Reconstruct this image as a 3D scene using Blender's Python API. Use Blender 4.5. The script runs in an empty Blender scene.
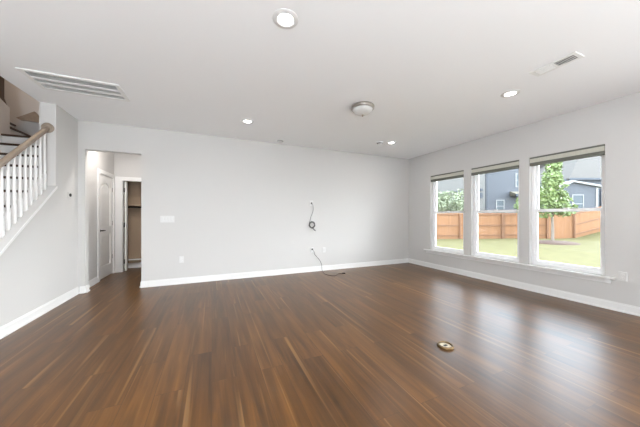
import bpy, bmesh, math, random
from mathutils import Vector, Matrix
random.seed(7)
PI = math.pi
S = bpy.context.scene
COL = S.collection

# ------------------------------------------------------------------ camera, sky, sun, exposure
CAM_H, YAW, F_PX, HY = 1.212, math.radians(23.50), 248.9, 216.7
cam_d = bpy.data.cameras.new('camera')
cam = bpy.data.objects.new('camera', cam_d)
COL.objects.link(cam)
cam.location = (0, 0, CAM_H)
cam.rotation_euler = (PI / 2, 0, -YAW)
cam_d.sensor_width = 36.0
cam_d.lens = F_PX / 640 * 36.0
cam_d.shift_y = (HY - 213.5) / 640
cam_d.clip_start = 0.02
cam_d.clip_end = 400
S.camera = cam

S.view_settings.view_transform = 'Standard'
S.view_settings.look = 'None'
S.view_settings.gamma = 1
S.view_settings.exposure = 0.38
S.view_settings.use_curve_mapping = False

world = bpy.data.worlds.new('sky')
S.world = world
world.use_nodes = True
wn = world.node_tree
bg = wn.nodes['Background']
bg.inputs['Strength'].default_value = 7.8
tc = wn.nodes.new('ShaderNodeTexCoord')
sx = wn.nodes.new('ShaderNodeSeparateXYZ')
wr = wn.nodes.new('ShaderNodeValToRGB')
wr.color_ramp.elements[0].color = (0.80, 0.885, 1.0, 1)
wr.color_ramp.elements[1].color = (0.68, 0.81, 1.0, 1)
wn.links.new(tc.outputs['Generated'], sx.inputs[0])
wn.links.new(sx.outputs['Z'], wr.inputs[0])
wn.links.new(wr.outputs[0], bg.inputs['Color'])

def lamp(name, kind, loc, rot, energy, color=(1, 1, 1), **kw):
    d = bpy.data.lights.new(name, kind)
    d.energy = energy
    d.color = color
    for k, v in kw.items():
        setattr(d, k, v)
    o = bpy.data.objects.new(name, d)
    o.location = loc
    o.rotation_euler = rot
    COL.objects.link(o)
    return o

# low sun spread wide by the haze over the back garden
lamp('sun', 'SUN', (30, 5, 20), (0, math.radians(72), math.radians(-16)), 6.8, (1.0, 0.99, 0.97), angle=math.radians(44))
# fill lamp added outside the unseen side opening to brighten the left wall
# unseen fill light added behind the standpoint, aimed up to brighten the ceiling
lamp('side_fill', 'AREA', (5.05, -1.6, 1.15), (0, math.radians(92), math.radians(12)), 120, (0.91, 0.96, 1.0), shape='RECTANGLE', size=2.0, size_y=2.2)
lamp('ceiling_fill', 'AREA', (-0.5, -3.2, 0.3), (PI, 0, 0), 430, (0.84, 0.93, 1.0), shape='DISK', size=1.2)
RECESSED_W = (3, 0.8, 5, 3, 2, 2, 2, 2)
lamp('foyer_fill', 'AREA', (-1.4, 1.5, 2.72), (0, 0, 0), 30, (1.0, 0.98, 0.95), shape='DISK', size=0.2)  # lamp added out of view to brighten the left floor and wall
lamp('hall_lamp', 'AREA', (-1.45, 5.55, 2.72), (0, 0, 0), 11, (1.0, 0.95, 0.90), shape='DISK', size=0.14)
lamp('landing_lamp', 'AREA', (-3.0, 5.5, 5.38), (0, 0, 0), 17, (1.0, 0.72, 0.50), shape='DISK', size=0.2)

# ------------------------------------------------------------------ helpers
class MB:
    """collects shapes, then links them as ONE mesh object"""
    def __init__(self):
        self.bm = bmesh.new()
    def box(self, x0, x1, y0, y1, z0, z1, bevel=0, M=None):
        r = bmesh.ops.create_cube(self.bm, size=1)
        vs = r['verts']
        for v in vs:
            v.co = Vector(((x0 + x1) / 2 + v.co.x * (x1 - x0), (y0 + y1) / 2 + v.co.y * (y1 - y0), (z0 + z1) / 2 + v.co.z * (z1 - z0)))
        if bevel:
            es = list({e for v in vs for e in v.link_edges})
            r2 = bmesh.ops.bevel(self.bm, geom=es, offset=bevel, segments=2, affect='EDGES', profile=0.5)
            vs = list({v for f in r2['faces'] for v in f.verts} | {v for v in vs if v.is_valid})
        if M is not None:
            for v in vs:
                v.co = M @ v.co
        return self
    def prism(self, pts, d):
        """closed polygon of 3D points extruded by vector d"""
        d = Vector(d)
        a = [self.bm.verts.new(p) for p in pts]
        b = [self.bm.verts.new(Vector(p) + d) for p in pts]
        fs = [self.bm.faces.new(a), self.bm.faces.new(b[::-1])]
        n = len(pts)
        for i in range(n):
            fs.append(self.bm.faces.new([a[i], b[i], b[(i + 1) % n], a[(i + 1) % n]]))
        bmesh.ops.recalc_face_normals(self.bm, faces=fs)
        return self
    def lathe(self, prof, M=None, seg=32):
        """profile of (radius, height) spun about Z"""
        M = M or Matrix()
        rings = []
        for r, z in prof:
            if r < 1e-6:
                rings.append([self.bm.verts.new(M @ Vector((0, 0, z)))])
            else:
                rings.append([self.bm.verts.new(M @ Vector((r * math.cos(2 * PI * k / seg), r * math.sin(2 * PI * k / seg), z))) for k in range(seg)])
        fs = []
        for A, B in zip(rings, rings[1:]):
            for k in range(seg):
                q = [A[k % len(A)], A[(k + 1) % len(A)], B[(k + 1) % len(B)], B[k % len(B)]]
                u = []
                for v in q:
                    if v not in u:
                        u.append(v)
                if len(u) > 2:
                    try:
                        fs.append(self.bm.faces.new(u))
                    except ValueError:
                        pass
        bmesh.ops.recalc_face_normals(self.bm, faces=fs)
        return self
    def tube(self, pts, r, seg=8, closed=False):
        pts = [Vector(p) for p in pts]
        n = len(pts)
        rad = r if isinstance(r, (list, tuple)) else [r] * n
        rings = []
        for i, p in enumerate(pts):
            a = pts[(i - 1) % n] if (i > 0 or closed) else p
            b = pts[(i + 1) % n] if (i < n - 1 or closed) else p
            t = (b - a).normalized()
            up = Vector((0, 0, 1)) if abs(t.z) < 0.93 else Vector((1, 0, 0))
            s = t.cross(up).normalized()
            w = s.cross(t).normalized()
            rings.append([self.bm.verts.new(p + rad[i] * (math.cos(2 * PI * k / seg) * s + math.sin(2 * PI * k / seg) * w)) for k in range(seg)])
        fs = []
        m = n if closed else n - 1
        for i in range(m):
            A, B = rings[i], rings[(i + 1) % n]
            for k in range(seg):
                fs.append(self.bm.faces.new([A[k], A[(k + 1) % seg], B[(k + 1) % seg], B[k]]))
        if not closed:
            fs.append(self.bm.faces.new(rings[0]))
            fs.append(self.bm.faces.new(rings[-1][::-1]))
        bmesh.ops.recalc_face_normals(self.bm, faces=fs)
        return self
    def quad(self, a, b, c, d):
        self.bm.faces.new([self.bm.verts.new(p) for p in (a, b, c, d)])
        return self
    def build(self, name, mat, parent=None, smooth=False, org=None):
        me = bpy.data.meshes.new(name)
        if org is not None:
            for v in self.bm.verts:
                v.co -= Vector(org)
        self.bm.to_mesh(me)
        self.bm.free()
        o = bpy.data.objects.new(name, me)
        COL.objects.link(o)
        me.materials.append(mat)
        if smooth:
            for p in me.polygons:
                p.use_smooth = True
            md = o.modifiers.new('edges', 'EDGE_SPLIT')
            md.split_angle = math.radians(40)
        if org is not None:
            o.location = org
        if parent is not None:
            o.parent = parent
            if org is None:
                o.location = -parent.location if False else (0, 0, 0)
        return o

def tag(o, label, cat, group=None, kind=None):
    o['label'] = label
    o['category'] = cat
    if group:
        o['group'] = group
    if kind:
        o['kind'] = kind
    return o

def thing(name, loc, label, cat, group=None, rotz=0):
    o = bpy.data.objects.new(name, None)
    o.empty_display_size = 0.1
    o.location = loc
    o.rotation_euler = (0, 0, rotz)
    COL.objects.link(o)
    return tag(o, label, cat, group)

def struct(name, mb, mat, parent=None, smooth=False):
    o = mb.build(name, mat, parent, smooth)
    if parent is None:
        o['kind'] = 'structure'
    return o

def dup(root, loc, label=None, rotz=None):
    r = root.copy()
    COL.objects.link(r)
    r.location = loc
    if rotz is not None:
        r.rotation_euler = (0, 0, rotz)
    if label:
        r['label'] = label
    for ch in list(root.children):
        c = ch.copy()
        COL.objects.link(c)
        c.parent = r
        for g in list(ch.children):
            d = g.copy()
            COL.objects.link(d)
            d.parent = c
    return r

# ------------------------------------------------------------------ materials
def lin(c):
    return tuple(((v / 255) / 12.92 if v / 255 <= 0.04045 else ((v / 255 + 0.055) / 1.055) ** 2.4) for v in c) + (1,)

def mat(name, rgb, rough=0.5, metal=0.0, spec=0.5, noise=0.0, nscale=20, bump=0.0, bscale=200, coat=0):
    m = bpy.data.materials.new(name)
    m.use_nodes = True
    nt = m.node_tree
    b = nt.nodes['Principled BSDF']
    b.inputs['Base Color'].default_value = lin(rgb)
    b.inputs['Roughness'].default_value = rough
    b.inputs['Metallic'].default_value = metal
    b.inputs['Specular IOR Level'].default_value = spec
    if coat:
        b.inputs['Coat Weight'].default_value = coat
    t = nt.nodes.new('ShaderNodeTexCoord')
    if noise:
        n = nt.nodes.new('ShaderNodeTexNoise')
        n.inputs['Scale'].default_value = nscale
        n.inputs['Detail'].default_value = 4
        r = nt.nodes.new('ShaderNodeMapRange')
        r.inputs['To Min'].default_value = 1 - noise
        r.inputs['To Max'].default_value = 1 + noise
        r.inputs['From Min'].default_value = 0.3
        r.inputs['From Max'].default_value = 0.7
        h = nt.nodes.new('ShaderNodeHueSaturation')
        h.inputs['Color'].default_value = lin(rgb)
        nt.links.new(t.outputs['Object'], n.inputs['Vector'])
        nt.links.new(n.outputs['Fac'], r.inputs['Value'])
        nt.links.new(r.outputs[0], h.inputs['Value'])
        nt.links.new(h.outputs[0], b.inputs['Base Color'])
    if bump:
        n = nt.nodes.new('ShaderNodeTexNoise')
        n.inputs['Scale'].default_value = bscale
        bp = nt.nodes.new('ShaderNodeBump')
        bp.inputs['Strength'].default_value = bump
        bp.inputs['Distance'].default_value = 0.002
        nt.links.new(t.outputs['Object'], n.inputs['Vector'])
        nt.links.new(n.outputs['Fac'], bp.inputs['Height'])
        nt.links.new(bp.outputs[0], b.inputs['Normal'])
    return m

def emis(name, rgb, k):
    m = mat(name, rgb, 0.4)
    b = m.node_tree.nodes['Principled BSDF']
    b.inputs['Emission Color'].default_value = lin(rgb)
    b.inputs['Emission Strength'].default_value = k
    return m

def banded(name, rgb, axis, pitch, dark, rough=0.6, var=0.10, coord='Object', gap=0.08):
    """boards or laps: bands of 'pitch' metres along an axis with a thin joint and a tone of its own per board"""
    m = bpy.data.materials.new(name)
    m.use_nodes = True
    nt = m.node_tree
    L = nt.links.new
    N = lambda k: nt.nodes.new('ShaderNode' + k)
    b = nt.nodes['Principled BSDF']
    b.inputs['Roughness'].default_value = rough
    t = N('TexCoord')
    s = N('SeparateXYZ')
    L(t.outputs[coord], s.inputs[0])
    d = N('Math'); d.operation = 'DIVIDE'; d.inputs[1].default_value = pitch
    L(s.outputs[axis], d.inputs[0])
    fr = N('Math'); fr.operation = 'FRACT'
    fl = N('Math'); fl.operation = 'FLOOR'
    L(d.outputs[0], fr.inputs[0]); L(d.outputs[0], fl.inputs[0])
    wn_ = N('TexWhiteNoise'); wn_.noise_dimensions = '1D'
    L(fl.outputs[0], wn_.inputs['W'])
    mr = N('MapRange'); mr.inputs['To Min'].default_value = 1 - var; mr.inputs['To Max'].default_value = 1 + var
    L(wn_.outputs['Value'], mr.inputs['Value'])
    no = N('TexNoise'); no.inputs['Scale'].default_value = 3.0; no.inputs['Detail'].default_value = 5
    L(t.outputs[coord], no.inputs['Vector'])
    mr2 = N('MapRange'); mr2.inputs['To Min'].default_value = 1 - var; mr2.inputs['To Max'].default_value = 1 + var
    L(no.outputs['Fac'], mr2.inputs['Value'])
    mu = N('Math'); mu.operation = 'MULTIPLY'
    L(mr.outputs[0], mu.inputs[0]); L(mr2.outputs[0], mu.inputs[1])
    h = N('HueSaturation'); h.inputs['Color'].default_value = lin(rgb)
    L(mu.outputs[0], h.inputs['Value'])
    lt = N('Math'); lt.operation = 'LESS_THAN'; lt.inputs[1].default_value = gap
    L(fr.outputs[0], lt.inputs[0])
    mx = N('MixRGB'); mx.inputs['Color2'].default_value = lin(dark)
    L(lt.outputs[0], mx.inputs['Fac']); L(h.outputs[0], mx.inputs['Color1'])
    L(mx.outputs[0], b.inputs['Base Color'])
    b.inputs['Specular IOR Level'].default_value = 0.15
    bp = N('Bump'); bp.inputs['Strength'].default_value = 0.4; bp.inputs['Distance'].default_value = 0.01
    L(fr.outputs[0], bp.inputs['Height']); L(bp.outputs[0], b.inputs['Normal'])
    return m

def plank_floor():
    m = bpy.data.materials.new('walnut_plank_floor')
    m.use_nodes = True
    nt = m.node_tree
    L = nt.links.new
    N = lambda k: nt.nodes.new('ShaderNode' + k)
    b = nt.nodes['Principled BSDF']
    t = N('TexCoord'); s = N('SeparateXYZ'); L(t.outputs['Object'], s.inputs[0])
    c = N('CombineXYZ'); L(s.outputs['Y'], c.inputs['X']); L(s.outputs['X'], c.inputs['Y'])
    br = N('TexBrick')
    br.offset = 0.37; br.offset_frequency = 2
    br.inputs['Color1'].default_value = (0, 0, 0, 1)
    br.inputs['Color2'].default_value = (1, 1, 1, 1)
    br.inputs['Mortar'].default_value = (0.5, 0.5, 0.5, 1)
    br.inputs['Scale'].default_value = 1
    br.inputs['Mortar Size'].default_value = 0.0014
    br.inputs['Mortar Smooth'].default_value = 0.2
    br.inputs['Brick Width'].default_value = 1.22
    br.inputs['Row Height'].default_value = 0.178
    L(c.outputs[0], br.inputs['Vector'])
    # per plank shift of the grain
    sh = N('Math'); sh.operation = 'MULTIPLY'; sh.inputs[1].default_value = 37.0
    L(br.outputs['Color'], sh.inputs[0])
    def grain(sx_, sy_, detail, dist=0.0, rough=0.55):
        a = N('Math'); a.operation = 'MULTIPLY'; a.inputs[1].default_value = sx_; L(s.outputs['X'], a.inputs[0])
        d = N('Math'); d.operation = 'MULTIPLY'; d.inputs[1].default_value = sy_; L(s.outputs['Y'], d.inputs[0])
        k = N('CombineXYZ'); L(a.outputs[0], k.inputs['X']); L(d.outputs[0], k.inputs['Y']); L(sh.outputs[0], k.inputs['Z'])
        n = N('TexNoise'); n.inputs['Scale'].default_value = 1; n.inputs['Detail'].default_value = detail
        n.inputs['Distortion'].default_value = dist
        n.inputs['Roughness'].default_value = rough
        L(k.outputs[0], n.inputs['Vector'])
        return n
    g1 = grain(16, 1.1, 5, 0.6)
    g2 = grain(48, 1.4, 2)
    g3 = grain(22, 0.45, 1, 0.4)
    ramp = N('ValToRGB')
    e = ramp.color_ramp.elements
    e[0].position = 0.24; e[0].color = lin((54, 34, 13))
    e[1].position = 0.78; e[1].color = lin((116, 77, 33))
    k = ramp.color_ramp.elements.new(0.5); k.color = lin((87, 56, 23))
    mixv = N('Math'); mixv.operation = 'MULTIPLY_ADD'; mixv.inputs[1].default_value = 0.22
    L(g2.outputs['Fac'], mixv.inputs[0])
    ad = N('Math'); ad.operation = 'MULTIPLY'; ad.inputs[1].default_value = 0.78
    L(g1.outputs['Fac'], ad.inputs[0]); L(ad.outputs[0], mixv.inputs[2])
    # tone of its own per plank
    pt = N('MapRange'); pt.inputs['To Min'].default_value = -0.07; pt.inputs['To Max'].default_value = 0.07
    L(br.outputs['Color'], pt.inputs['Value'])
    sm = N('Math'); sm.operation = 'ADD'
    L(mixv.outputs[0], sm.inputs[0]); L(pt.outputs[0], sm.inputs[1])
    L(sm.outputs[0], ramp.inputs[0])
    # pale sapwood streaks
    st = N('MapRange'); st.inputs['From Min'].default_value = 0.62; st.inputs['From Max'].default_value = 0.76
    L(g3.outputs['Fac'], st.inputs['Value'])
    stm = N('Math'); stm.operation = 'MULTIPLY'; stm.inputs[1].default_value = 0.5
    L(st.outputs[0], stm.inputs[0])
    mx = N('MixRGB'); mx.inputs['Color2'].default_value = lin((158, 120, 74))
    L(stm.outputs[0], mx.inputs['Fac']); L(ramp.outputs[0], mx.inputs['Color1'])
    jm = N('MixRGB'); jm.inputs['Color2'].default_value = lin((52, 34, 22))
    jf = N('Math'); jf.operation = 'MULTIPLY'; jf.inputs[1].default_value = 0.7
    L(br.outputs['Fac'], jf.inputs[0]); L(jf.outputs[0], jm.inputs['Fac'])
    L(mx.outputs[0], jm.inputs['Color1'])
    L(jm.outputs[0], b.inputs['Base Color'])
    rr = N('MapRange'); rr.inputs['To Min'].default_value = 0.31; rr.inputs['To Max'].default_value = 0.36
    L(g2.outputs['Fac'], rr.inputs['Value']); L(rr.outputs[0], b.inputs['Roughness'])
    b.inputs['Specular IOR Level'].default_value = 0.52
    bp = N('Bump'); bp.inputs['Strength'].default_value = 0.04; bp.inputs['Distance'].default_value = 0.002
    L(g2.outputs['Fac'], bp.inputs['Height']); L(bp.outputs[0], b.inputs['Normal'])
    return m

M_WALL = mat('greige_wall_paint', (207, 205, 203), 0.75, spec=0.25, bump=0.03)
M_CEIL = mat('white_ceiling_paint', (246, 247, 248), 0.9, spec=0.15)
M_STAIRWALL = M_WALL
M_CLOSET_SHADED = mat('closet_painted_shade', (172, 150, 128), 0.8, spec=0.2)  # room wall paint darkened and browned to stand for the unlit closet
M_TRIM = mat('white_trim_gloss', (233, 232, 231), 0.35)
M_VINYL = mat('white_vinyl', (249, 249, 250), 0.6, spec=0.2)
M_FLOOR = plank_floor()
M_DOOR = mat('white_door_paint', (240, 239, 237), 0.4)
M_DARKM = mat('bronze_metal', (46, 40, 36), 0.35, metal=0.8)
M_NICKEL = mat('brushed_nickel', (160, 154, 148), 0.3, metal=0.9)
M_BRASS = mat('polished_brass', (118, 96, 68), 0.4, metal=1.0)
M_PLATE = mat('white_plate_plastic', (220, 219, 218), 0.4)
M_DARK = mat('black_plastic', (28, 27, 27), 0.5)
M_GREYC = mat('grey_cable_sheath', (96, 96, 96), 0.5)
M_BLACKC = mat('black_cord', (38, 32, 28), 0.5)
M_GLASS_D = mat('frosted_glass', (204, 203, 200), 0.3, coat=0.4)
M_SHADE = mat('folded_shade_fabric', (206, 204, 192), 0.85, noise=0.06, nscale=60)
M_SHADE_B = mat('sage_grey_rail', (108, 109, 100), 0.6)
M_LENS = emis('led_lens', (255, 252, 246), 9.0)
M_TREAD = mat('dark_walnut_tread', (64, 42, 27), 0.35, noise=0.2, nscale=8)
M_RAILW = mat('grey_oak_handrail', (150, 136, 122), 0.4, noise=0.12, nscale=14)
M_GRILLE = mat('white_grille_enamel', (236, 236, 234), 0.45)
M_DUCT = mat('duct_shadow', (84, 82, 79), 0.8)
M_LEVER = mat('dark_bronze_lever', (52, 46, 42), 0.35, metal=0.7)

def glass():
    m = bpy.data.materials.new('window_glass')
    m.use_nodes = True
    nt = m.node_tree
    for n in list(nt.nodes):
        nt.nodes.remove(n)
    o = nt.nodes.new('ShaderNodeOutputMaterial')
    mx = nt.nodes.new('ShaderNodeMixShader')
    t = nt.nodes.new('ShaderNodeBsdfTransparent')
    t.inputs[0].default_value = (0.96, 0.98, 0.97, 1)
    g = nt.nodes.new('ShaderNodeBsdfGlossy')
    g.inputs['Roughness'].default_value = 0.02
    f = nt.nodes.new('ShaderNodeFresnel')
    f.inputs[0].default_value = 1.35
    nt.links.new(f.outputs[0], mx.inputs[0])
    nt.links.new(t.outputs[0], mx.inputs[1])
    nt.links.new(g.outputs[0], mx.inputs[2])
    nt.links.new(mx.outputs[0], o.inputs[0])
    return m
M_GLASS = glass()

# ------------------------------------------------------------------ the room shell
H, XR, YB, XL, XI = 2.74, 4.792, 5.124, -1.94, -2.105     # ceiling, window wall, back wall, left wall, stair side of the left wall
XO, YBB, YR = 4.95, 5.24, -4.2
WIN = [(3.546, 4.402), (2.53, 3.388), (1.523, 2.383)]     # window openings, far to near
WZ0, WZ1 = 0.425, 2.182
XS = -3.1                                                 # far side of the stairs

struct('floor', MB().box(-3.3, XO, YR - 0.12, 7.35, -0.12, 0), M_FLOOR)
c = MB().box(XI, XO, YR - 0.12, YBB, H, H + 0.3)
c.box(-3.3, XI, YR - 0.12, 2.5, H, H + 0.3).box(XI, -0.8, YBB, 7.35, H, H + 0.3)
struct('ceiling', c, M_CEIL)

w = MB()
PY0, PY1 = -2.7, -0.5                                      # unseen opening added behind the standpoint to let in sky light
w.box(XR, XO, PY1, YBB, 0, WZ0).box(XR, XO, YR - 0.12, YBB, WZ1, H).box(XR, XO, YR - 0.12, PY0, 0, WZ1)
ys = [PY1] + [v for a, b_ in reversed(WIN) for v in (a, b_)] + [YBB]
for a, b_ in zip(ys[0::2], ys[1::2]):
    w.box(XR, XO, a, b_, WZ0, WZ1)
struct('wall_right', w, M_WALL)

OX0, OX1, OZ = -1.85, -1.105, 2.29
w = MB().box(XL, OX0, YB, YBB, 0, H).box(OX1, XR, YB, YBB, 0, H).box(OX0, OX1, YB, YBB, OZ, H)
struct('wall_back', w, M_WALL)

DY0, DY1, DZ = 5.93, 6.645, 2.035                          # hall door
w = MB().box(XI, XL, 4.527, DY0, 0, H).box(XI, XL, DY1, 6.72, 0, H).box(XI, XL, DY0, DY1, DZ, H)
struct('wall_left', w, M_WALL)

SL = 0.78                                                  # slope of the stairs
capz = lambda y: 0.849 + SL * (y - 3.555)
y_foot = 3.555 - (0.849 - 0.12) / SL
w = MB().prism([(XI, 4.527, 0), (XI, 4.527, capz(4.527)), (XI, y_foot, 0.12), (XI, y_foot, 0)], (XL - XI, 0, 0))
struct('wall_stair', w, M_WALL)
n_ = Vector((0, -SL, 1)).normalized()
w = MB()
a, b_ = Vector((XI - 0.012, 4.526, capz(4.526))), Vector((XI - 0.012, y_foot - 0.02, capz(y_foot - 0.02)))
w.prism([a, b_, b_ + n_ * 0.02, a + Vector((0, 0, 0.0255))], (XL - XI + 0.024, 0, 0))
struct('trim_1', w, M_WALL)
c0, c1 = Vector((XL + 0.0125, 4.526, capz(4.526) - 0.004)), Vector((XL + 0.0125, y_foot - 0.02, capz(y_foot - 0.02) - 0.004))
struct('trim_6', MB().prism([c0, c1, c1 + n_ * 0.024, c0 + Vector((0, 0, 0.030))], (0.007, 0, 0)), M_TRIM)   # bright bead on the edge of the cap                                 # sloping cap under the balusters

struct('wall_rear', MB().box(-3.3, XR, YR - 0.12, YR, 0, H), M_WALL)
struct('wall_foyer', MB().box(-3.22, XS, YR, 2.5, 0, H), M_WALL)

# stairwell: walls round the flight and up to the floor above
w = MB().box(-3.22, XS, 2.5, 5.62, 0, 5.4)
w.box(XI, XL, 2.5, 6.72, H + 0.3, 5.4).box(-3.22, XI, 2.38, 2.5, H + 0.3, 5.4)
struct('wall_stairwell', w, M_STAIRWALL)
struct('wall_landing', MB().box(-4.4, XI, 6.62, 6.72, 0, 5.4).box(-4.5, -4.4, 5.0, 6.72, 0, 5.4).box(-4.4, -3.22, 5.0, 5.1, 0, 5.4), M_STAIRWALL)
struct('trim_2', MB().prism([(XS - 0.12, 5.62, 2.0), (XS - 0.12, 5.89, 2.0), (XS - 0.12, 5.89, 3.03), (XS - 0.12, 5.62, 3.13)], (0.12, 0, 0)), M_TRIM)
struct('ceiling_upper', MB().box(-4.5, XL, 2.38, 6.72, 5.4, 5.5), M_CEIL)

# hall beyond the opening, closet at its end
EY, CX0, CX1, CZ = 6.72, -1.80, -1.12, 2.0
w = MB().box(XL, CX0, EY, EY + 0.1, 0, H).box(CX1, -0.9, EY, EY + 0.1, 0, H).box(CX0, CX1, EY, EY + 0.1, CZ, H)
struct('wall_hall', w, M_WALL)
struct('wall_hall_right', MB().box(-0.98, -0.88, YBB, 7.3, 0, H), M_WALL)
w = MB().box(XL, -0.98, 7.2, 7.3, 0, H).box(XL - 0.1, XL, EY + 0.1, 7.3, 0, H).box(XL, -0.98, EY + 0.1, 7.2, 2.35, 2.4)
struct('wall_closet', w, M_CLOSET_SHADED)

# baseboards
def base_y(name, x, y0, y1, s, hgt=0.092):          # along Y on a wall at x, facing s
    t = 0.014 * s
    w = MB().box(min(x, x + t), max(x, x + t), y0, y1, 0, hgt).box(min(x, x + t * 0.55), max(x, x + t * 0.55), y0, y1, hgt, hgt + 0.016)
    w.box(min(x + t, x + t * 1.9), max(x + t, x + t * 1.9), y0, y1, 0, 0.02)
    struct(name, w, M_TRIM)
def base_x(name, y, x0, x1, s, hgt=0.092):
    t = 0.014 * s
    w = MB().box(x0, x1, min(y, y + t), max(y, y + t), 0, hgt).box(x0, x1, min(y, y + t * 0.55), max(y, y + t * 0.55), hgt, hgt + 0.016)
    w.box(x0, x1, min(y + t, y + t * 1.9), max(y + t, y + t * 1.9), 0, 0.02)
    struct(name, w, M_TRIM)
base_y('baseboard_right', XR, PY1, YB, -1)
base_x('baseboard_back', YB, OX1, XR - 0.02, -1)
base_y('baseboard_left', XL, y_foot, YB, 1)
base_x('baseboard_pilaster', YB, XL + 0.027, OX0, -1)
base_y('baseboard_opening_left', OX0, YB, YBB, 1)
base_y('baseboard_opening_right', OX1, YB, YBB, -1)
base_y('baseboard_hall', XL, YBB, DY0 - 0.07, 1)
base_x('baseboard_closet', 7.2, XL, -0.98, -1, 0.12)
base_x('baseboard_rear', YR, -3.1, XR, 1)

# ------------------------------------------------------------------ windows
fx = XR + 0.075                                            # room face of the vinyl frames
for i, (y0, y1) in enumerate(WIN):
    f = MB()
    t = 0.036
    f.box(fx, XO - 0.01, y0, y0 + t, WZ0, WZ1).box(fx, XO - 0.01, y1 - t, y1, WZ0, WZ1)
    f.box(fx, XO - 0.01, y0 + t, y1 - t, WZ0, WZ0 + 0.03).box(fx, XO - 0.01, y0 + t, y1 - t, WZ1 - t, WZ1)
    wo = struct('window_%d' % (i + 1), f, M_VINYL)
    a, b_ = y0 + t, y1 - t
    def sash(x, z0, z1, br, tr):
        q = MB()
        q.box(x, x + 0.03, a - 0.006, a + 0.034, z0, z1).box(x, x + 0.03, b_ - 0.034, b_ + 0.006, z0, z1)
        q.box(x + 0.001, x + 0.029, a + 0.03, b_ - 0.03, z0, z0 + br).box(x + 0.001, x + 0.029, a + 0.03, b_ - 0.03, z1 - tr, z1)
        so = q.build('sash', M_VINYL, wo)
        MB().box(x + 0.012, x + 0.018, a + 0.03, b_ - 0.03, z0 + br - 0.004, z1 - tr + 0.004).build('pane', M_GLASS, so)
        return so
    sash(fx + 0.008, WZ0 + 0.024, 1.335, 0.055, 0.045)
    sash(fx + 0.040, 1.292, WZ1 - t + 0.006, 0.043, 0.04)
    mid = (a + b_) / 2
    lk = MB().box(fx - 0.004, fx + 0.02, mid - 0.03, mid + 0.03, 1.335, 1.345, 0.002)
    lk.build('sash_lock', M_VINYL, wo)

# long stool and apron under the three windows
w = MB().box(XR - 0.055, fx, 1.425, 4.565, WZ0 - 0.026, WZ0 - 0.001, 0.004)
w.box(XR - 0.016, XR, 1.47, 4.52, WZ0 - 0.085, WZ0 - 0.026)
struct('trim_3', w, M_TRIM)

# shades, drawn up in the top of each opening
names = ['folded fabric shade at the top of the window nearest the room corner',
         'folded fabric shade at the top of the middle window',
         'folded fabric shade at the top of the window nearest the camera']
for i, (y0, y1) in enumerate(WIN):
    t = thing('window_shade', (XR, (y0 + y1) / 2, WZ1), names[i], 'window shade', 'drawn up window shades')
    hw = (y1 - y0) / 2 - 0.004
    MB().box(0.006, 0.05, -hw, hw, -0.024, -0.001, 0.003).build('headrail', M_SHADE_B, t)
    s_ = MB()
    for k in range(5):                                     # the stacked folds
        z = -0.026 - k * 0.0125
        s_.box(0.002 + (k % 2) * 0.003, 0.05, -hw + 0.002, hw - 0.002, z - 0.0122, z, 0.003)
    s_.build('fabric_stack', M_SHADE, t)
    MB().box(0.0, 0.05, -hw, hw, -0.142, -0.09, 0.005).build('bottom_rail', M_SHADE_B, t)

# ------------------------------------------------------------------ doors in the hall
dx0, dx1 = XL - 0.045, XL - 0.008
d = MB().box(dx0, dx1 - 0.020, DY0 + 0.004, DY1 - 0.004, 0.012, DZ - 0.004)
door = struct('door_1', d, M_DOOR)
W_ = DY1 - DY0
ST = 0.105
def panel_outline(z0, z1, arch, inset, n=14):
    a, b_ = DY0 + ST + inset, DY1 - ST - inset
    pts = [(b_, z0 + inset), (a, z0 + inset)]
    for k in range(n + 1):
        u = k / n
        y = a + (b_ - a) * u
        pts.append((y, z1 - inset + arch * (math.sin(PI * u) ** 1.0)))
    return pts
fr = MB()                                                  # stiles and rails standing proud of the panels
f0, f1 = dx1 - 0.021, dx1
fr.box(f0, f1, DY0 + 0.004, DY0 + ST, 0.012, DZ - 0.004).box(f0, f1, DY1 - ST, DY1 - 0.004, 0.012, DZ - 0.004)
fr.box(f0, f1, DY0 + ST, DY1 - ST, 0.012, 0.24).box(f0, f1, DY0 + ST, DY1 - ST, 0.86, 1.02)
arc = panel_outline(1.02, 1.80, 0.09, 0)[2:]
fr.prism([(f0, y, z) for y, z in arc] + [(f0, DY1 - ST, DZ - 0.004), (f0, DY0 + ST, DZ - 0.004)], (f1 - f0, 0, 0))
fr.build('stile_and_rail', M_DOOR, door)
for z0, z1, ar in ((1.02, 1.80, 0.09), (0.24, 0.86, 0.0)):
    p = MB().prism([(dx1 - 0.021, y, z) for y, z in panel_outline(z0, z1, ar, 0.04)], (0.013, 0, 0))
    p.build('raised_panel', M_DOOR, door)
lv = MB()
R90 = Matrix.Rotation(PI / 2, 4, 'Y')
lv.lathe([(0, 0.0), (0.032, 0.0), (0.032, 0.008), (0.012, 0.012), (0.011, 0.05), (0, 0.05)], Matrix.Translation((dx1, DY0 + 0.055, 0.945)) @ R90, 20)
lv.tube([(dx1 + 0.045, DY0 + 0.06, 0.945), (dx1 + 0.05, DY0 + 0.12, 0.947), (dx1 + 0.046, DY0 + 0.18, 0.943)], [0.013, 0.011, 0.009], 10)
lv.build('lever_handle', M_LEVER, door, True)
for z in (0.37, 1.077, 1.784):
    MB().box(dx1 - 0.004, dx1 + 0.010, DY1 - 0.010, DY1 + 0.004, z - 0.045, z + 0.045, 0.002).build('hinge', M_NICKEL, door)
cs = 0.075
w = MB().box(XL, XL + 0.018, DY0 - cs, DY0, 0, DZ + cs).box(XL, XL + 0.018, DY1, EY - 0.001, 0, DZ + cs).box(XL, XL + 0.018, DY0, DY1, DZ, DZ + cs)
struct('trim_4', w, M_TRIM)
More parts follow.
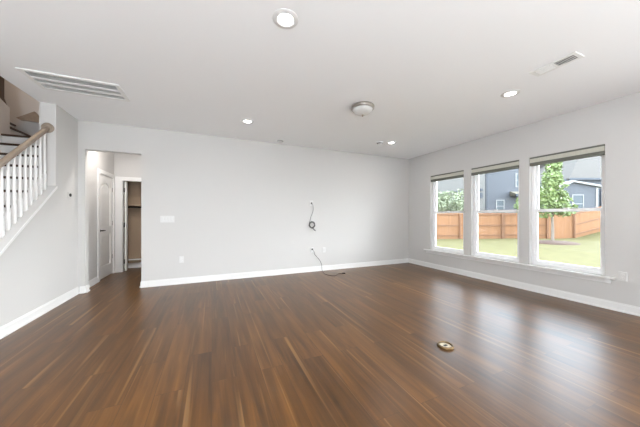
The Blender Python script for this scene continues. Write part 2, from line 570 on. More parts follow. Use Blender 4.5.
w = MB().box(XL + 0.02, CX0, EY - 0.018, EY, 0, CZ + 0.085).box(CX0, CX1, EY - 0.018, EY, CZ, CZ + 0.085).box(CX1, CX1 + 0.09, EY - 0.018, EY, 0, CZ + 0.085)
w.box(CX0 - 0.001, CX0 + 0.012, EY - 0.004, EY + 0.104, 0, CZ)
struct('trim_5', w, M_TRIM)
d = MB().box(CX0 + 0.03, CX0 + 0.064, EY + 0.06, EY + 0.16, 0.012, CZ - 0.01, 0.003)
door2 = struct('door_2', d, M_DOOR)                         # closet door swung inside, seen edge on
for z in (0.22, 1.03, 1.80):
    MB().box(CX0 + 0.014, CX0 + 0.036, EY + 0.05, EY + 0.068, z - 0.05, z + 0.05, 0.002).build('hinge', M_DARKM, door2)

sh = thing('closet_shelf', (-1.45, 7.2, 1.45), 'wooden closet shelf with a hanging rod inside the open hall closet', 'shelf')
MB().box(-0.45, 0.45, -0.3, -0.001, 0.02, 0.04).build('shelf_board', M_CLOSET_SHADED, sh)
MB().tube([(-0.45, -0.24, -0.02), (0.45, -0.24, -0.02)], 0.016, 12).build('hanging_rod', M_DARKM, sh)
lb = thing('closet_ledge', (-1.45, 7.185, 0.12), 'low white shoe ledge along the back of the open hall closet', 'ledge')
MB().box(-0.45, 0.45, -0.09, 0.0, 0.07, 0.095).build('ledge_board', M_TRIM, lb)
MB().box(-0.45, 0.45, -0.03, 0.0, 0.0, 0.07).build('ledge_support', M_CLOSET_SHADED, lb)

# ------------------------------------------------------------------ staircase and balustrade
st = thing('staircase', (-2.6, 2.68, 0), 'stairs with dark treads and white risers climbing behind the white balusters', 'staircase')
nose = lambda y: SL * y - 1.89
k = 0
y = 4.41 - 7 * 0.255
prev = 0.0
ox, oy = -2.6, 2.68
while y < 5.75:
    z = nose(y)
    if z > 0.05:
        land = y > 5.6
        yend = 6.6 if land else y + 0.255 + 0.012
        MB().box(XS + 0.003 - ox, XI - 0.016 - ox, y - oy, yend - oy, z - 0.03, z, 0.006).build('landing' if land else 'tread', M_TREAD, st)
        MB().box(XS + 0.003 - ox, XI - 0.016 - ox, y + 0.025 - oy, y + 0.04 - oy, prev + 0.001, z - 0.031).build('riser', M_TRIM, st)
        prev = z
    y += 0.255
zl = prev + 0.2
for q in range(4):                                          # upper flight turning left off the landing
    xx = XS - 0.03 - q * 0.255
    z = zl + 0.2 * q
    MB().box(xx - 0.27 - ox, xx - ox, 5.9 - oy, 6.6 - oy, z - 0.03, z, 0.006).build('tread', M_TREAD, st)
    MB().box(xx - 0.045 - ox, xx - 0.03 - ox, 5.9 - oy, 6.6 - oy, z - 0.199, z - 0.031).build('riser', M_TRIM, st)

t = thing('newel_post', (XS - 0.06, 5.755, 3.075), 'dark wooden newel post rising above the white half wall on the upper stairs', 'newel post')
MB().box(-0.045, 0.045, -0.05, 0.05, 0.02, 1.3, 0.006).build('post', M_TREAD, t)
MB().prism([(-0.03, 0.05, 0.12), (-0.03, 0.13, 0.0), (-0.03, 0.13, -0.04), (-0.03, 0.05, 0.0)], (0.06, 0, 0)).build('rail_foot', M_TREAD, t)

t = thing('wall_handrail', (-3.4, 6.62, 3.0), 'brown wooden handrail end on the far stairwell wall', 'handrail')
MB().prism([(0.05, -0.05, 0.06), (0.30, -0.05, 0.22), (0.36, -0.05, 0.14), (0.36, -0.05, 0.02), (0.1, -0.05, 0.03)], (0, -0.05, 0)).build('rail', M_RAILW, t)
MB().tube([(0.2, 0, 0.06), (0.2, -0.06, 0.06)], 0.012).build('bracket', M_DARKM, t)

XB = -2.02
ry0, ry1 = 2.9, 4.522
rz = lambda y: 2.404 + SL * (y - 4.527)
br = thing('stair_railing', (XB, 4.5, capz(4.5)), 'white baluster stair railing with a grey oak handrail on the sloped half wall', 'railing')
o = Vector(br.location)
L_ = math.hypot(1, SL)
ang = math.atan(SL)
prof = []
for kk in range(20):                                        # rounded handrail section (x, normal)
    aa = 2 * PI * kk / 20
    prof.append((0.027 * math.copysign(abs(math.cos(aa)) ** 0.7, math.cos(aa)), 0.026 * math.copysign(abs(math.sin(aa)) ** 0.7, math.sin(aa))))
def rail_pt(px_, pn, y_):
    return Vector((XB + px_, y_ - pn * math.sin(ang), rz(y_) + pn * math.cos(ang))) - o
m_ = MB()
m_.prism([rail_pt(a, b_, ry0) for a, b_ in prof], Vector((0, ry1 - ry0, rz(ry1) - rz(ry0))))
m_.build('handrail', M_RAILW, br, True)
MB().lathe([(0, 0), (0.066, 0), (0.066, 0.012), (0.055, 0.022), (0, 0.022)], Matrix.Translation(Vector((XB, 4.5265, rz(4.527))) - o) @ Matrix.Rotation(PI / 2, 4, 'X'), 28).build('rosette', M_RAILW, br, True)
y = 4.450
while y > 3.3:
    zb = capz(y) + 0.025
    zt = rz(y) - 0.03
    h1 = 0.20                                               # square foot, turned tapering shaft
    m_ = MB().box(XB - 0.0165 - o.x, XB + 0.0165 - o.x, y - 0.0165 - o.y, y + 0.0165 - o.y, zb - 0.02 - o.z, zb + h1 - o.z, 0.002)
    m_.lathe([(0.0165, h1), (0.018, h1 + 0.01), (0.012, h1 + 0.025), (0.0165, h1 + 0.05), (0.0155, h1 + 0.12), (0.0115, zt - zb - 0.02), (0.0115, zt - zb)],
             Matrix.Translation((XB - o.x, y - o.y, zb - o.z)), 12)
    m_.build('baluster', M_TRIM, br, True)
    y -= 0.0912

# ------------------------------------------------------------------ ceiling fittings
spots = [((0.523, 1.871), 'recessed ceiling light in front of the stairs, nearest the camera'),
         ((0.523, 4.115), 'recessed ceiling light near the back wall, left of the domed light'),
         ((3.395, 4.12), 'recessed ceiling light near the corner of back wall and window wall'),
         ((3.395, 1.89), 'recessed ceiling light in front of the windows beside the small vent'),
         ((0.523, -0.4), None), ((3.395, -0.4), None), ((0.523, -2.7), None), ((3.395, -2.7), None)]
proto = None
for (x, y), lab in spots:
    watts = RECESSED_W[[q[0] for q in spots].index((x, y))]
    if lab:
        if proto is None:
            proto = thing('recessed_light', (x, y, H), lab, 'ceiling light', 'recessed ceiling lights')
            MB().lathe([(0.056, -0.002), (0.066, -0.011), (0.088, -0.009), (0.099, -0.003), (0.099, 0.0), (0.056, 0.0)], None, 40).build('trim_ring', M_PLATE, proto, True)
            MB().lathe([(0, -0.0055), (0.035, -0.005), (0.058, -0.003)], None, 40).build('lens', M_LENS, proto, True)
        else:
            dup(proto, (x, y, H), lab)
    lamp('recessed_lamp', 'AREA', (x, y, H - 0.013), (0, 0, 0), watts, (1.0, 0.99, 0.97), shape='DISK', size=0.11)

t = thing('flush_mount_light', (1.915, 2.925, H), 'domed flush mount ceiling light with a nickel rim in the middle of the ceiling', 'ceiling light')
MB().lathe([(0.0, 0), (0.155, 0), (0.162, -0.012), (0.160, -0.034), (0.148, -0.046), (0.136, -0.046), (0.136, -0.03)], None, 48).build('rim', M_NICKEL, t, True)
MB().lathe([(0.137, -0.040), (0.132, -0.062), (0.112, -0.086), (0.080, -0.104), (0.045, -0.115), (0.0, -0.119)], None, 48).build('glass_dome', M_GLASS_D, t, True)
MB().lathe([(0.0, -0.112), (0.012, -0.119), (0.010, -0.126), (0.013, -0.134), (0.008, -0.143), (0, -0.146)], None, 20).build('finial', M_NICKEL, t, True)

t = thing('smoke_detector', (1.255, 4.88, H), 'white round smoke detector on the ceiling close to the back wall', 'smoke detector')
MB().lathe([(0, 0), (0.068, 0), (0.068, -0.014), (0.060, -0.020), (0.050, -0.034), (0, -0.036)], None, 36).build('housing', M_PLATE, t, True)
MB().lathe([(0.0615, -0.0185), (0.0575, -0.0235), (0.054, -0.029)], None, 36).build('sensor_slot', M_DUCT, t, True)
t = thing('ceiling_alarm', (3.17, 4.20, H), 'small grey alarm disc on the ceiling beside the corner recessed light', 'alarm')
MB().lathe([(0, 0), (0.075, 0), (0.078, -0.008), (0.06, -0.02), (0.045, -0.03), (0, -0.031)], None, 36).build('housing', M_PLATE, t, True)
MB().lathe([(0.062, -0.0188), (0.058, -0.024), (0.047, -0.0295)], None, 36).build('sensor_slot', M_DUCT, t, True)

# supply vent near the windows
t = thing('supply_vent', (3.165, 1.352, H), 'small white two panel supply vent on the ceiling near the windows', 'vent')
f = MB()
vx, vy = 0.085, 0.185
f.box(-vx, -vx + 0.03, -vy, vy, -0.008, 0).box(vx - 0.03, vx, -vy, vy, -0.008, 0)
f.box(-vx + 0.03, vx - 0.03, -vy, -vy + 0.03, -0.008, 0).box(-vx + 0.03, vx - 0.03, vy - 0.03, vy, -0.008, 0).box(-vx + 0.03, vx - 0.03, -0.008, 0.008, -0.008, 0)
f.build('frame', M_GRILLE, t)
MB().box(-vx + 0.03, vx - 0.03, -vy + 0.03, vy - 0.03, -0.0015, -0.0005).build('backing', mat('vent_recess', (140, 139, 137), 0.8), t)
for s_ in (-1, 1):
    sl = MB()
    for q in range(9):
        yy = s_ * (0.018 + q * 0.0155)
        Mx = Matrix.Translation((0, yy, -0.006)) @ Matrix.Rotation(math.radians(-38 * s_), 4, 'X')
        sl.box(-vx + 0.03, vx - 0.03, -0.0055, 0.0055, -0.0006, 0.0006, 0, Mx)
    sl.build('louvre_panel', M_GRILLE, t)

# large return grille near the stairs
t = thing('return_grille', (-1.415, 3.795, H), 'large rectangular white return air grille on the ceiling by the stairs', 'vent')
gx, gy = 0.425, 0.225
f = MB()
for a in ((-gx, gx, -gy, -gy + 0.04), (-gx, gx, gy - 0.04, gy), (-gx, -gx + 0.04, -gy + 0.04, gy - 0.04), (gx - 0.04, gx, -gy + 0.04, gy - 0.04)):
    f.box(a[0], a[1], a[2], a[3], -0.012, 0)
f.build('frame', M_GRILLE, t)
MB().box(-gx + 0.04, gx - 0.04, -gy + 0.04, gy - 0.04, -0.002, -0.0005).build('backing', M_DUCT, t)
for q in range(2):
    yy = -gy + 0.04 + (q + 1) * (2 * gy - 0.08) / 3
    MB().box(-gx + 0.04, gx - 0.04, yy - 0.019, yy + 0.019, -0.0135, -0.002).build('cross_bar', M_GRILLE, t)
for q in range(3):
    ya = -gy + 0.04 + q * (2 * gy - 0.08) / 3
    sl = MB()
    for r_ in range(5):
        Mx = Matrix.Translation((0, ya + 0.026 + r_ * 0.018, -0.0065)) @ Matrix.Rotation(math.radians(46), 4, 'X')
        sl.box(-gx + 0.04, gx - 0.04, -0.0042, 0.0042, -0.0006, 0.0006, 0, Mx)
    sl.build('louvre_panel', M_GRILLE, t)

# ------------------------------------------------------------------ plates, outlets, cables
def plate_rect(w_, h_, y=0.0):
    return MB().box(-w_ / 2, w_ / 2, -0.006, 0, -h_ / 2, h_ / 2, 0.002)
t = thing('light_switch', (-0.722, YB, 1.168), 'wide white four gang light switch plate on the back wall', 'light switch')
plate_rect(0.215, 0.117).build('plate', M_PLATE, t)
for q in range(4):
    x = -0.069 + q * 0.046
    MB().box(x - 0.0165, x + 0.0165, -0.010, -0.006, -0.033, 0.033, 0.0015).build('rocker', M_PLATE, t)

def outlet(loc, rotz, label, gangs=1):
    t = thing('wall_outlet', loc, label, 'outlet', 'white wall outlets', rotz)
    plate_rect(0.072 + 0.046 * (gangs - 1), 0.117).build('plate', M_PLATE, t)
    for g_ in range(gangs):
        cx = (g_ - (gangs - 1) / 2) * 0.046
        for z in (-0.02, 0.02):
            r_ = MB().box(cx - 0.016, cx + 0.016, -0.0085, -0.006, z - 0.014, z + 0.014, 0.0015)
            ro = r_.build('receptacle', M_TRIM, t)
            sl = MB().box(cx - 0.008, cx - 0.006, -0.0092, -0.0084, z - 0.004, z + 0.006).box(cx + 0.006, cx + 0.008, -0.0092, -0.0084, z - 0.004, z + 0.006)
            sl.build('slots', M_DARK, ro)
    return t
outlet((-0.502, YB, 0.438), 0, 'white outlet low on the back wall under the light switch')
outlet((2.035, YB, 0.470), 0, 'white outlet low on the back wall with a black cord plugged in')
outlet((XR, 1.366, 0.452), -PI / 2, 'white outlet on the window wall at the end of the long sill', 1)

t = thing('cable_plate', (2.327, YB, 0.462), 'blank white plate beside the corded outlet on the back wall', 'wall plate')
plate_rect(0.072, 0.117).build('plate', M_PLATE, t)
MB().lathe([(0.006, 0), (0.006, 0.01), (0.003, 0.011), (0, 0.011)], Matrix.Translation((0, -0.006, 0)) @ Matrix.Rotation(PI / 2, 4, 'X'), 12).build('jack', M_NICKEL, t)

t = thing('sensor_plate', (XL, 4.879, 1.534), 'small white plate with a dark sensor on the left wall under the stair cap', 'sensor', None, PI / 2)
MB().box(-0.05, 0.04, -0.007, 0, -0.045, 0.045, 0.002).build('plate', M_WALL, t)
MB().lathe([(0, 0.006), (0.025, 0.006), (0.025, 0.016), (0.016, 0.02), (0, 0.02)], Matrix.Rotation(PI / 2, 4, 'X'), 20).build('sensor', M_DARK, t, True)

# coil of grey cable hanging from a hole high on the back wall
t = thing('hanging_cable', (2.02, YB, 1.508), 'grey coiled cable hanging from the upper back wall', 'cable')
MB().box(-0.04, 0.04, -0.005, 0, -0.06, 0.06, 0.002).build('plate', M_PLATE, t)
MB().lathe([(0, 0.005), (0.017, 0.005), (0.021, 0.02), (0.012, 0.034), (0, 0.034)], Matrix.Translation((0.0, 0, 0.0)) @ Matrix.Rotation(PI / 2, 4, 'X'), 16).build('connector', M_GREYC, t, True)
pts = []
ctrl = [(0.0, -0.03, 0.0), (0.025, -0.035, -0.06), (0.03, -0.025, -0.17), (-0.02, -0.02, -0.31), (-0.045, -0.018, -0.41), (-0.06, -0.018, -0.47)]
def smooth(ct, n=8):
    out = []
    for i in range(len(ct) - 1):
        p0, p1, p2, p3 = (Vector(ct[max(0, min(len(ct) - 1, i + k))]) for k in (-1, 0, 1, 2))
        for s_ in range(n):
            u = s_ / n
            out.append(0.5 * ((2 * p1) + (-p0 + p2) * u + (2 * p0 - 5 * p1 + 4 * p2 - p3) * u * u + (-p0 + 3 * p1 - 3 * p2 + p3) * u ** 3))
    out.append(Vector(ct[-1]))
    return out
MB().tube(smooth(ctrl), 0.0055, 8).build('cable_drop', M_GREYC, t, True)
pts = []
for k in range(97):
    a = PI * 0.95 + 2 * PI * 3 * k / 96
    r_ = 0.062 + 0.010 * math.sin(k * 0.9)
    pts.append((0.008 + r_ * math.cos(a), -0.018 - 0.012 * (k / 96) + 0.004 * math.sin(k), -0.475 + r_ * 1.05 * math.sin(a)))
MB().tube(pts, 0.007, 8).build('coil', M_GREYC, t, True)
MB().tube(smooth([(0.02, -0.02, -0.535), (0.05, -0.022, -0.575), (0.09, -0.02, -0.605)]), [0.009] * 12 + [0.011] * 5, 8).build('cable_end', M_GREYC, t, True)

# power cord from the low outlet down to the floor
t = thing('power_cord', (2.035, YB, 0), 'thin black power cord running from the low outlet onto the floor', 'cord')
MB().box(-0.016, 0.016, -0.036, -0.0085, 0.478, 0.508, 0.003).build('plug', M_BLACKC, t)
ct = [(0, -0.034, 0.49), (0.03, -0.05, 0.44), (0.06, -0.03, 0.37), (0.16, -0.028, 0.26), (0.215, -0.034, 0.15), (0.22, -0.05, 0.04), (0.18, -0.20, 0.006), (0.15, -0.42, 0.006), (0.24, -0.58, 0.006), (0.35, -0.53, 0.006), (0.42, -0.44, 0.006), (0.50, -0.47, 0.006)]
MB().tube(smooth(ct), 0.0042, 8).build('cord', M_BLACKC, t, True)
MB().tube([(0.50, -0.47, 0.013), (0.56, -0.495, 0.013)], [0.012, 0.013], 8).build('connector', M_BLACKC, t, True)

# brass floor outlet ring
t = thing('floor_outlet', (2.005, 1.668, 0), 'round brass floor outlet cover on the wood floor', 'floor outlet')
MB().lathe([(0.072, 0), (0.072, 0.014), (0.067, 0.020), (0.056, 0.020), (0.052, 0.014), (0.052, 0.003)], None, 40).build('ring', M_BRASS, t, True)
MB().lathe([(0, 0.006), (0.052, 0.006)], None, 32).build('cover', mat('cream_insert', (222, 212, 190), 0.4), t)
MB().box(-0.018, 0.018, -0.010, 0.010, 0.006, 0.012, 0.002).build('receptacle', M_DARKM, t)

# ------------------------------------------------------------------ the garden and the houses outside
cy, sy_ = math.cos(YAW), math.sin(YAW)
def EW(u, w_, z=0.0):                                      # lateral and forward distance from the standpoint -> world
    return Vector((u * cy + w_ * sy_, -u * sy_ + w_ * cy, z))
def at(px, w_, py=None):
    z = 0.0 if py is None else CAM_H + (HY - py) / F_PX * w_
    return EW((px - 320) / F_PX * w_, w_, z)
def ground(u, w_):
    g = -0.45
    k = min(1, max(0, (w_ - 11) / 8))
    g += 0.22 * max(0, u - 19.4) * k if u < 24 else (0.22 * 4.6) * k
    return g
RZ = -YAW

M_GRASS = mat('lawn_grass', (92, 86, 56), 0.9, spec=0.1, noise=0.16, nscale=3, bump=0.6, bscale=30)
M_FENCE = banded('cedar_boards', (141, 102, 73), 0, 0.14, (104, 72, 50), 0.75, 0.08, gap=0.07)
M_FENCER = mat('cedar_rail', (114, 78, 52), 0.75, noise=0.1)
M_BLUE = banded('blue_lap_siding', (88, 89, 93), 2, 0.18, (79, 80, 85), 0.6, 0.02, gap=0.12)
M_PALE = banded('pale_lap_siding', (106, 103, 99), 2, 0.18, (97, 94, 91), 0.6, 0.02, gap=0.1)
M_ROOF = banded('grey_shingles', (84, 79, 74), 2, 0.14, (74, 69, 65), 0.85, 0.08, gap=0.15)
M_ETRIM = mat('white_exterior_trim', (134, 132, 129), 0.5)
M_EGLASS = mat('dim_window_pane', (78, 84, 88), 0.35, spec=0.2)
M_DKTRIM = mat('slate_gutter', (54, 58, 66), 0.5)
M_MULCH = mat('red_brown_mulch', (68, 46, 34), 0.95, noise=0.35, nscale=14, bump=0.8, bscale=30)
M_BARK = mat('pale_bark', (118, 106, 94), 0.85, noise=0.2, nscale=12)
M_LEAF = mat('green_leaf', (112, 126, 74), 0.55, noise=0.3, nscale=2.2)
M_LEAF2 = mat('grey_green_leaf', (124, 130, 102), 0.55, noise=0.35, nscale=2.2)

# lawn as a gently rising sheet, starting at the house wall
bm = bmesh.new()
NU, NW = 40, 34
grid = []
for i in range(NU + 1):
    row = []
    for j in range(NW + 1):
        X = XO + 0.02 + (60 - XO) * (i / NU) ** 1.4
        Y = -22 + 64 * j / NW
        u = X * cy - Y * sy_
        w_ = X * sy_ + Y * cy
        row.append(bm.verts.new((X, Y, ground(u, w_))))
    grid.append(row)
for i in range(NU):
    for j in range(NW):
        bm.faces.new([grid[i][j], grid[i + 1][j], grid[i + 1][j + 1], grid[i][j + 1]])
m_ = MB(); m_.bm.free(); m_.bm = bm
lw = m_.build('ground_lawn', M_GRASS, None, True)
lw['kind'] = 'structure'

def fence(p0, p1, z0, z1, label, rails=True, hgt=1.93):
    """board fence between two ground points: boards, three rails, posts"""
    d = (p1 - p0); d.z = 0
    n = d.length
    t = thing('wood_fence', (p0.x, p0.y, z0), label, 'fence', 'cedar garden fence', math.atan2(d.y, d.x))
    slope = (z1 - z0) / n
    bd = MB()
    k = int(n / 0.14)
    for i in range(k):
        x = i * n / k
        z = slope * x
        bd.box(x + 0.003, x + n / k - 0.003, 0.0, 0.02, z - 0.1, z + hgt + random.uniform(-0.012, 0.012))
    bd.build('board_panel', M_FENCE, t)
    s_ = -1 if rails else 1
    y0, y1 = (-0.045, -0.001) if rails else (0.021, 0.065)
    for zz in (0.22, hgt * 0.5, hgt - 0.15):
        MB().prism([(0, y0, zz), (n, y0, zz + slope * n), (n, y0, zz + slope * n + 0.09), (0, y0, zz + 0.09)], (0, y1 - y0, 0)).build('rail', M_FENCER, t)
    np_ = max(1, int(n / 2.4))
    for i in range(np_ + 1):
        x = min(n - 0.05, max(0.05, i * n / np_))
        q0, q1 = (-0.145, -0.046) if rails else (0.066, 0.165)
        MB().box(x - 0.05, x + 0.05, q0, q1, slope * x - 0.3, slope * x + hgt - 0.05).build('post', M_FENCER, t)
    return t
A, B, C_, D, E_ = at(415, 18.4), at(502, 18.9), at(547, 18.9), at(572.5, 19.0), at(616, 19.6)
B2 = at(502.4, 19.1)
gz = lambda p: ground(p.x * cy - p.y * sy_, p.x * sy_ + p.y * cy)
fence(A, B, -0.45, -0.45, 'cedar board fence seen through the two farther windows')
fence(B2, C_, -0.45, gz(C_), 'short cedar fence run right of the fence corner in the middle window')
fence(C_, D, gz(C_), gz(D), 'smooth cedar fence run behind the garden tree', False)
fence(D, E_, gz(D), gz(E_), 'cedar fence run climbing the slope right of the garden tree')

# mulch ring and young tree
tp = at(552.5, 15.7)
u0, w0 = (552.5 - 320) / F_PX * 15.7, 15.7
m_ = MB()
Rr = [1.45, 1.3, 1.0, 0.6, 0.2, 0]
Zz = [-0.04, 0.05, 0.10, 0.13, 0.15, 0.15]
m_.lathe(list(zip(Rr, Zz)), Matrix.Scale(0.85, 4, Vector((0, 1, 0))), 40)
mu = m_.build('mulch_bed', M_MULCH, None, True)
mu.location = (tp.x + 0.1, tp.y, gz(tp))
tag(mu, 'low round bed of red brown mulch under the garden tree', 'mulch', None, 'stuff')

def leaves(mb, blobs, n, size):
    for _ in range(n):
        c_, r_ = random.choice(blobs)
        while True:
            p = Vector((random.uniform(-1, 1), random.uniform(-1, 1), random.uniform(-1, 1)))
            if 0.25 < p.length < 1:
                break
        p = Vector(c_) + Vector((p.x * r_[0], p.y * r_[1], p.z * r_[2]))
        a = Vector((random.gauss(0, 1), random.gauss(0, 1), random.gauss(0, 1))).normalized()
        b_ = a.orthogonal().normalized()
        b_ = (Matrix.Rotation(random.uniform(0, 6.28), 3, a) @ b_)
        c2 = a.cross(b_)
        s_ = size * random.uniform(0.6, 1.3)
        mb.quad(p - b_ * s_, p + c2 * s_ * 0.55, p + b_ * s_, p - c2 * s_ * 0.55)

def tree(loc, label, blobs, n, size, leafmat, trunk_h, trunk_r, name='garden_tree', group=None, cat='tree'):
    t = thing(name, loc, label, cat, group)
    m_ = MB().tube([(0, 0, -0.1), (0.02, 0, trunk_h * 0.5), (-0.02, 0.01, trunk_h), (0.03, 0, trunk_h * 1.5)], [trunk_r * 1.15, trunk_r, trunk_r * 0.8, trunk_r * 0.3], 10)
    for c_, r_ in blobs[:6]:
        m_.tube([(0, 0, trunk_h * 0.9), (c_[0] * 0.5, c_[1] * 0.5, (trunk_h * 0.9 + c_[2]) / 2 + 0.1), c_], [trunk_r * 0.5, trunk_r * 0.35, trunk_r * 0.15], 6)
    m_.build('trunk', M_BARK, t, True)
    m_ = MB()
    leaves(m_, blobs, n, size)
    m_.build('foliage', leafmat, t)
    return t
bl = [((0, 0, 2.6), (0.95, 0.9, 0.75)), ((-0.45, 0.2, 2.15), (0.7, 0.7, 0.55)), ((0.5, -0.3, 2.2), (0.75, 0.7, 0.55)), ((0.1, 0.1, 3.4), (0.8, 0.75, 0.75)),
      ((-0.3, -0.1, 3.9), (0.5, 0.5, 0.6)), ((0.45, 0.2, 4.3), (0.55, 0.5, 0.7)), ((0.1, 0, 4.9), (0.4, 0.4, 0.6)), ((-0.6, 0, 3.0), (0.45, 0.5, 0.5)), ((0.75, 0, 2.9), (0.4, 0.5, 0.4))]
tree((tp.x, tp.y, gz(tp)), 'young green garden tree with a thin pale trunk in the mulch bed', bl, 3400, 0.105, M_LEAF, 1.9, 0.075)

labs = ['leftmost pale green bush behind the fence in the far window', 'middle pale green bush behind the fence in the far window', 'right hand pale green bush behind the fence in the far window']
for i, (px, w_, h_) in enumerate(((437.5, 20.6, 3.9), (449, 22.6, 4.1), (460.5, 20.6, 3.95))):
    p = at(px, w_)
    bb = [((random.uniform(-0.7, 0.7), random.uniform(-0.5, 0.5), random.uniform(1.4, h_ - 0.35)), (0.5, 0.5, 0.5)) for _ in range(14)]
    tree((p.x, p.y, -0.45), labs[i], bb, 1300, 0.11, M_LEAF2, 1.0, 0.06, 'garden_bush', 'bushes behind the fence', 'bush')
p = at(519.5, 21)
tree((p.x, p.y, -0.45), 'small green tree beside the porch of the blue house', [((0, 0, 2.4), (0.4, 0.4, 0.5)), ((0.3, 0, 3.0), (0.4, 0.4, 0.4)), ((0.1, 0, 1.7), (0.4, 0.4, 0.4))], 420, 0.11, M_LEAF, 1.6, 0.05, 'garden_sapling')

def house(label, px0, w_, name='neighbor_house', group='neighbouring houses'):
    """root at the ground under pixel column px0 at distance w_; local x = lateral, y = away"""
    p = at(px0, w_)
    t = thing(name, (p.x, p.y, -0.5), label, 'house', group, RZ)
    return t
def hx(px, px0, w_, dw=0.0):                               # local x of a column at distance w_+dw
    return (px - 320) / F_PX * (w_ + dw) - (px0 - 320) / F_PX * w_
def hz(py, w_):
    return CAM_H + (HY - py) / F_PX * w_ + 0.5

def house_window(t, x0, x1, z0, z1, y=0.0, cross=True):
    f = MB()
    k = 0.09
    f.box(x0, x0 + k, y - 0.05, y, z0, z1).box(x1 - k, x1, y - 0.05, y, z0, z1).box(x0 + k, x1 - k, y - 0.05, y, z0, z0 + k).box(x0 + k, x1 - k, y - 0.05, y, z1 - k, z1)
    if cross:
        zm = (z0 + z1) / 2
        f.box(x0 + k, x1 - k, y - 0.045, y, zm - 0.035, zm + 0.035)
    fo = f.build('window', M_ETRIM, t)
    MB().box(x0 + k, x1 - k, y - 0.02, y - 0.002, z0 + k, z1 - k).build('pane', M_EGLASS, fo)

# pale house on the left
W1 = 24.0
t = house('pale sided house with small wall boxes left of the blue house', 436, W1)
x1 = hx(485, 436, W1)
MB().box(-1.0, x1, 0, 5, -0.3, 7.6).build('wall', M_PALE, t)
MB().prism([(-1.4, -0.4, 7.5), (-1.4, 5.4, 7.5), (-1.4, 2.5, 9.2)], (x1 + 1.8, 0, 0)).build('roof', M_ROOF, t)
zb = hz(191.5, W1)
MB().box(hx(447, 436, W1), hx(470, 436, W1), -0.06, -0.001, zb - 0.06, zb + 0.06).build('trim_band', M_DKTRIM, t)
for py, hh in ((189.8, 0.22), (195.5, 0.5)):
    xx = hx(480.7, 436, W1)
    MB().box(xx - 0.12, xx + 0.13, -0.12, -0.001, hz(py, W1) - hh / 2, hz(py, W1) + hh / 2, 0.01).build('meter_box', M_DKTRIM, t)

# blue house in the middle window
W2 = 27.0
t = house('tall blue sided house behind the fence in the middle window', 486, W2)
MB().box(hx(486, 486, W2), hx(527, 486, W2), 0, 6, -0.3, 8.2).build('wall', M_BLUE, t)
MB().prism([(-0.4, -0.4, 8.1), (-0.4, 6.4, 8.1), (-0.4, 3, 10)], (hx(527, 486, W2) + 0.8, 0, 0)).build('roof', M_ROOF, t)
MB().box(0.0, 0.12, -0.1, -0.001, -0.3, 8.0).build('downspout', M_DKTRIM, t)
house_window(t, hx(495.8, 486, W2), hx(504.2, 486, W2), hz(212.5, W2), hz(199.8, W2))
house_window(t, hx(515.3, 486, W2), hx(522, 486, W2), hz(187, W2), hz(173.5, W2))
house_window(t, hx(516.5, 486, W2), hx(522, 486, W2), hz(212, W2), hz(201, W2))
x0, x1 = hx(507, 486, W2), hx(525, 486, W2)
MB().prism([(x0, -1.2, hz(196.0, W2)), (x0, -1.2, hz(194.6, W2)), (x0 + 0.3, -0.001, hz(191.5, W2)), (x0 + 0.3, -0.001, hz(196, W2))], (x1 - x0, 0, 0)).build('porch_roof', mat('tan_shingles', (106, 98, 82), 0.85), t)
MB().box(x0 - 0.02, x1, -1.28, -1.201, hz(197, W2), hz(195, W2)).build('porch_gutter', M_DKTRIM, t)
MB().box(x0 + 0.18, x0 + 0.30, -1.15, -1.03, -0.3, hz(196.3, W2)).build('porch_post', M_DKTRIM, t)

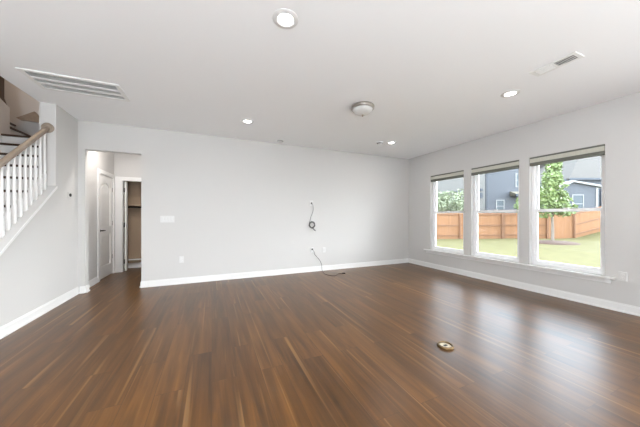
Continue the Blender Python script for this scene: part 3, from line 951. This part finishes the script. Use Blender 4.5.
# blue house with hipped roof and low gable wing in the nearest window
W3 = 30.0
t = house('blue sided house with grey hip roof and low gable wing in the nearest window', 565, W3)
X = lambda px, dw=0.0: hx(px, 565, W3, dw)
MB().box(X(566), X(640), 0.0, 7.0, -0.3, hz(178.5, W3)).build('wall', M_BLUE, t)
ze = hz(178.5, W3)
zr = hz(140, W3 + 9)
rf = MB()
rx0, rx1, rxm = X(566.5), X(640), X(586.5, 9)
vv = [rf.bm.verts.new(q) for q in ((rx0, -0.35, ze), (rx1, -0.35, ze), (rx1, 9, zr), (rxm, 9, zr), (rx0, -0.35, ze - 0.12), (rx1, -0.35, ze - 0.12), (rx1, 9.4, ze - 0.12), (rx0, 9.4, ze - 0.12))]
for q in ((0, 1, 2, 3), (4, 5, 1, 0), (0, 3, 7, 4), (3, 2, 6, 7), (4, 7, 6, 5), (1, 5, 6, 2)):
    rf.bm.faces.new([vv[k] for k in q])
bmesh.ops.recalc_face_normals(rf.bm, faces=rf.bm.faces)
rf.build('roof', M_ROOF, t)
MB().box(rx0, rx1, -0.45, -0.351, ze - 0.22, ze + 0.02).build('gutter', M_DKTRIM, t)
xb0, xb1 = X(564, 10), X(590, 10)
MB().box(xb0, xb1, 9.5, 14, -0.3, hz(140, W3 + 10)).build('rear_wall', M_BLUE, t)
MB().box(xb0 - 0.08, xb0 + 0.22, 9.4, 9.499, -0.3, hz(140, W3 + 10)).build('corner_board', M_ETRIM, t)
dw = -3.0
g = W3 + dw
face = [(X(563, dw), dw, -0.3), (X(597.5, dw), dw, -0.3), (X(597.5, dw), dw, hz(187.3, g)), (X(571.5, dw), dw, hz(182.2, g)), (X(563, dw), dw, hz(186.5, g))]
MB().prism(face, (0, 2.98, 0)).build('gable_wing', M_BLUE, t)
def slab(pa, pb, th0, name, material):
    a = Vector((X(pa[0], dw), dw - 0.25, hz(pa[1], g))); b_ = Vector((X(pb[0], dw), dw - 0.25, hz(pb[1], g)))
    MB().prism([a, b_, b_ + Vector((0, 0, th0)), a + Vector((0, 0, th0))], (0, 3.2, 0)).build(name, material, t)
slab((571.5, 182.3), (603.5, 187.8), 0.2, 'wing_fascia', M_ETRIM)
slab((571.5, 182.3), (561, 187.3), 0.2, 'wing_fascia', M_ETRIM)
MB().box(X(595.7, dw), X(597.7, dw), dw - 0.06, dw - 0.001, -0.3, hz(187.6, g)).build('corner_board', M_ETRIM, t)
MB().box(X(599.7), X(600.9), -0.14, -0.001, -0.3, hz(189, W3)).build('downspout', M_DKTRIM, t)
house_window(t, X(572.0, dw), X(583.5, dw), hz(213, g), hz(194.5, g), dw)
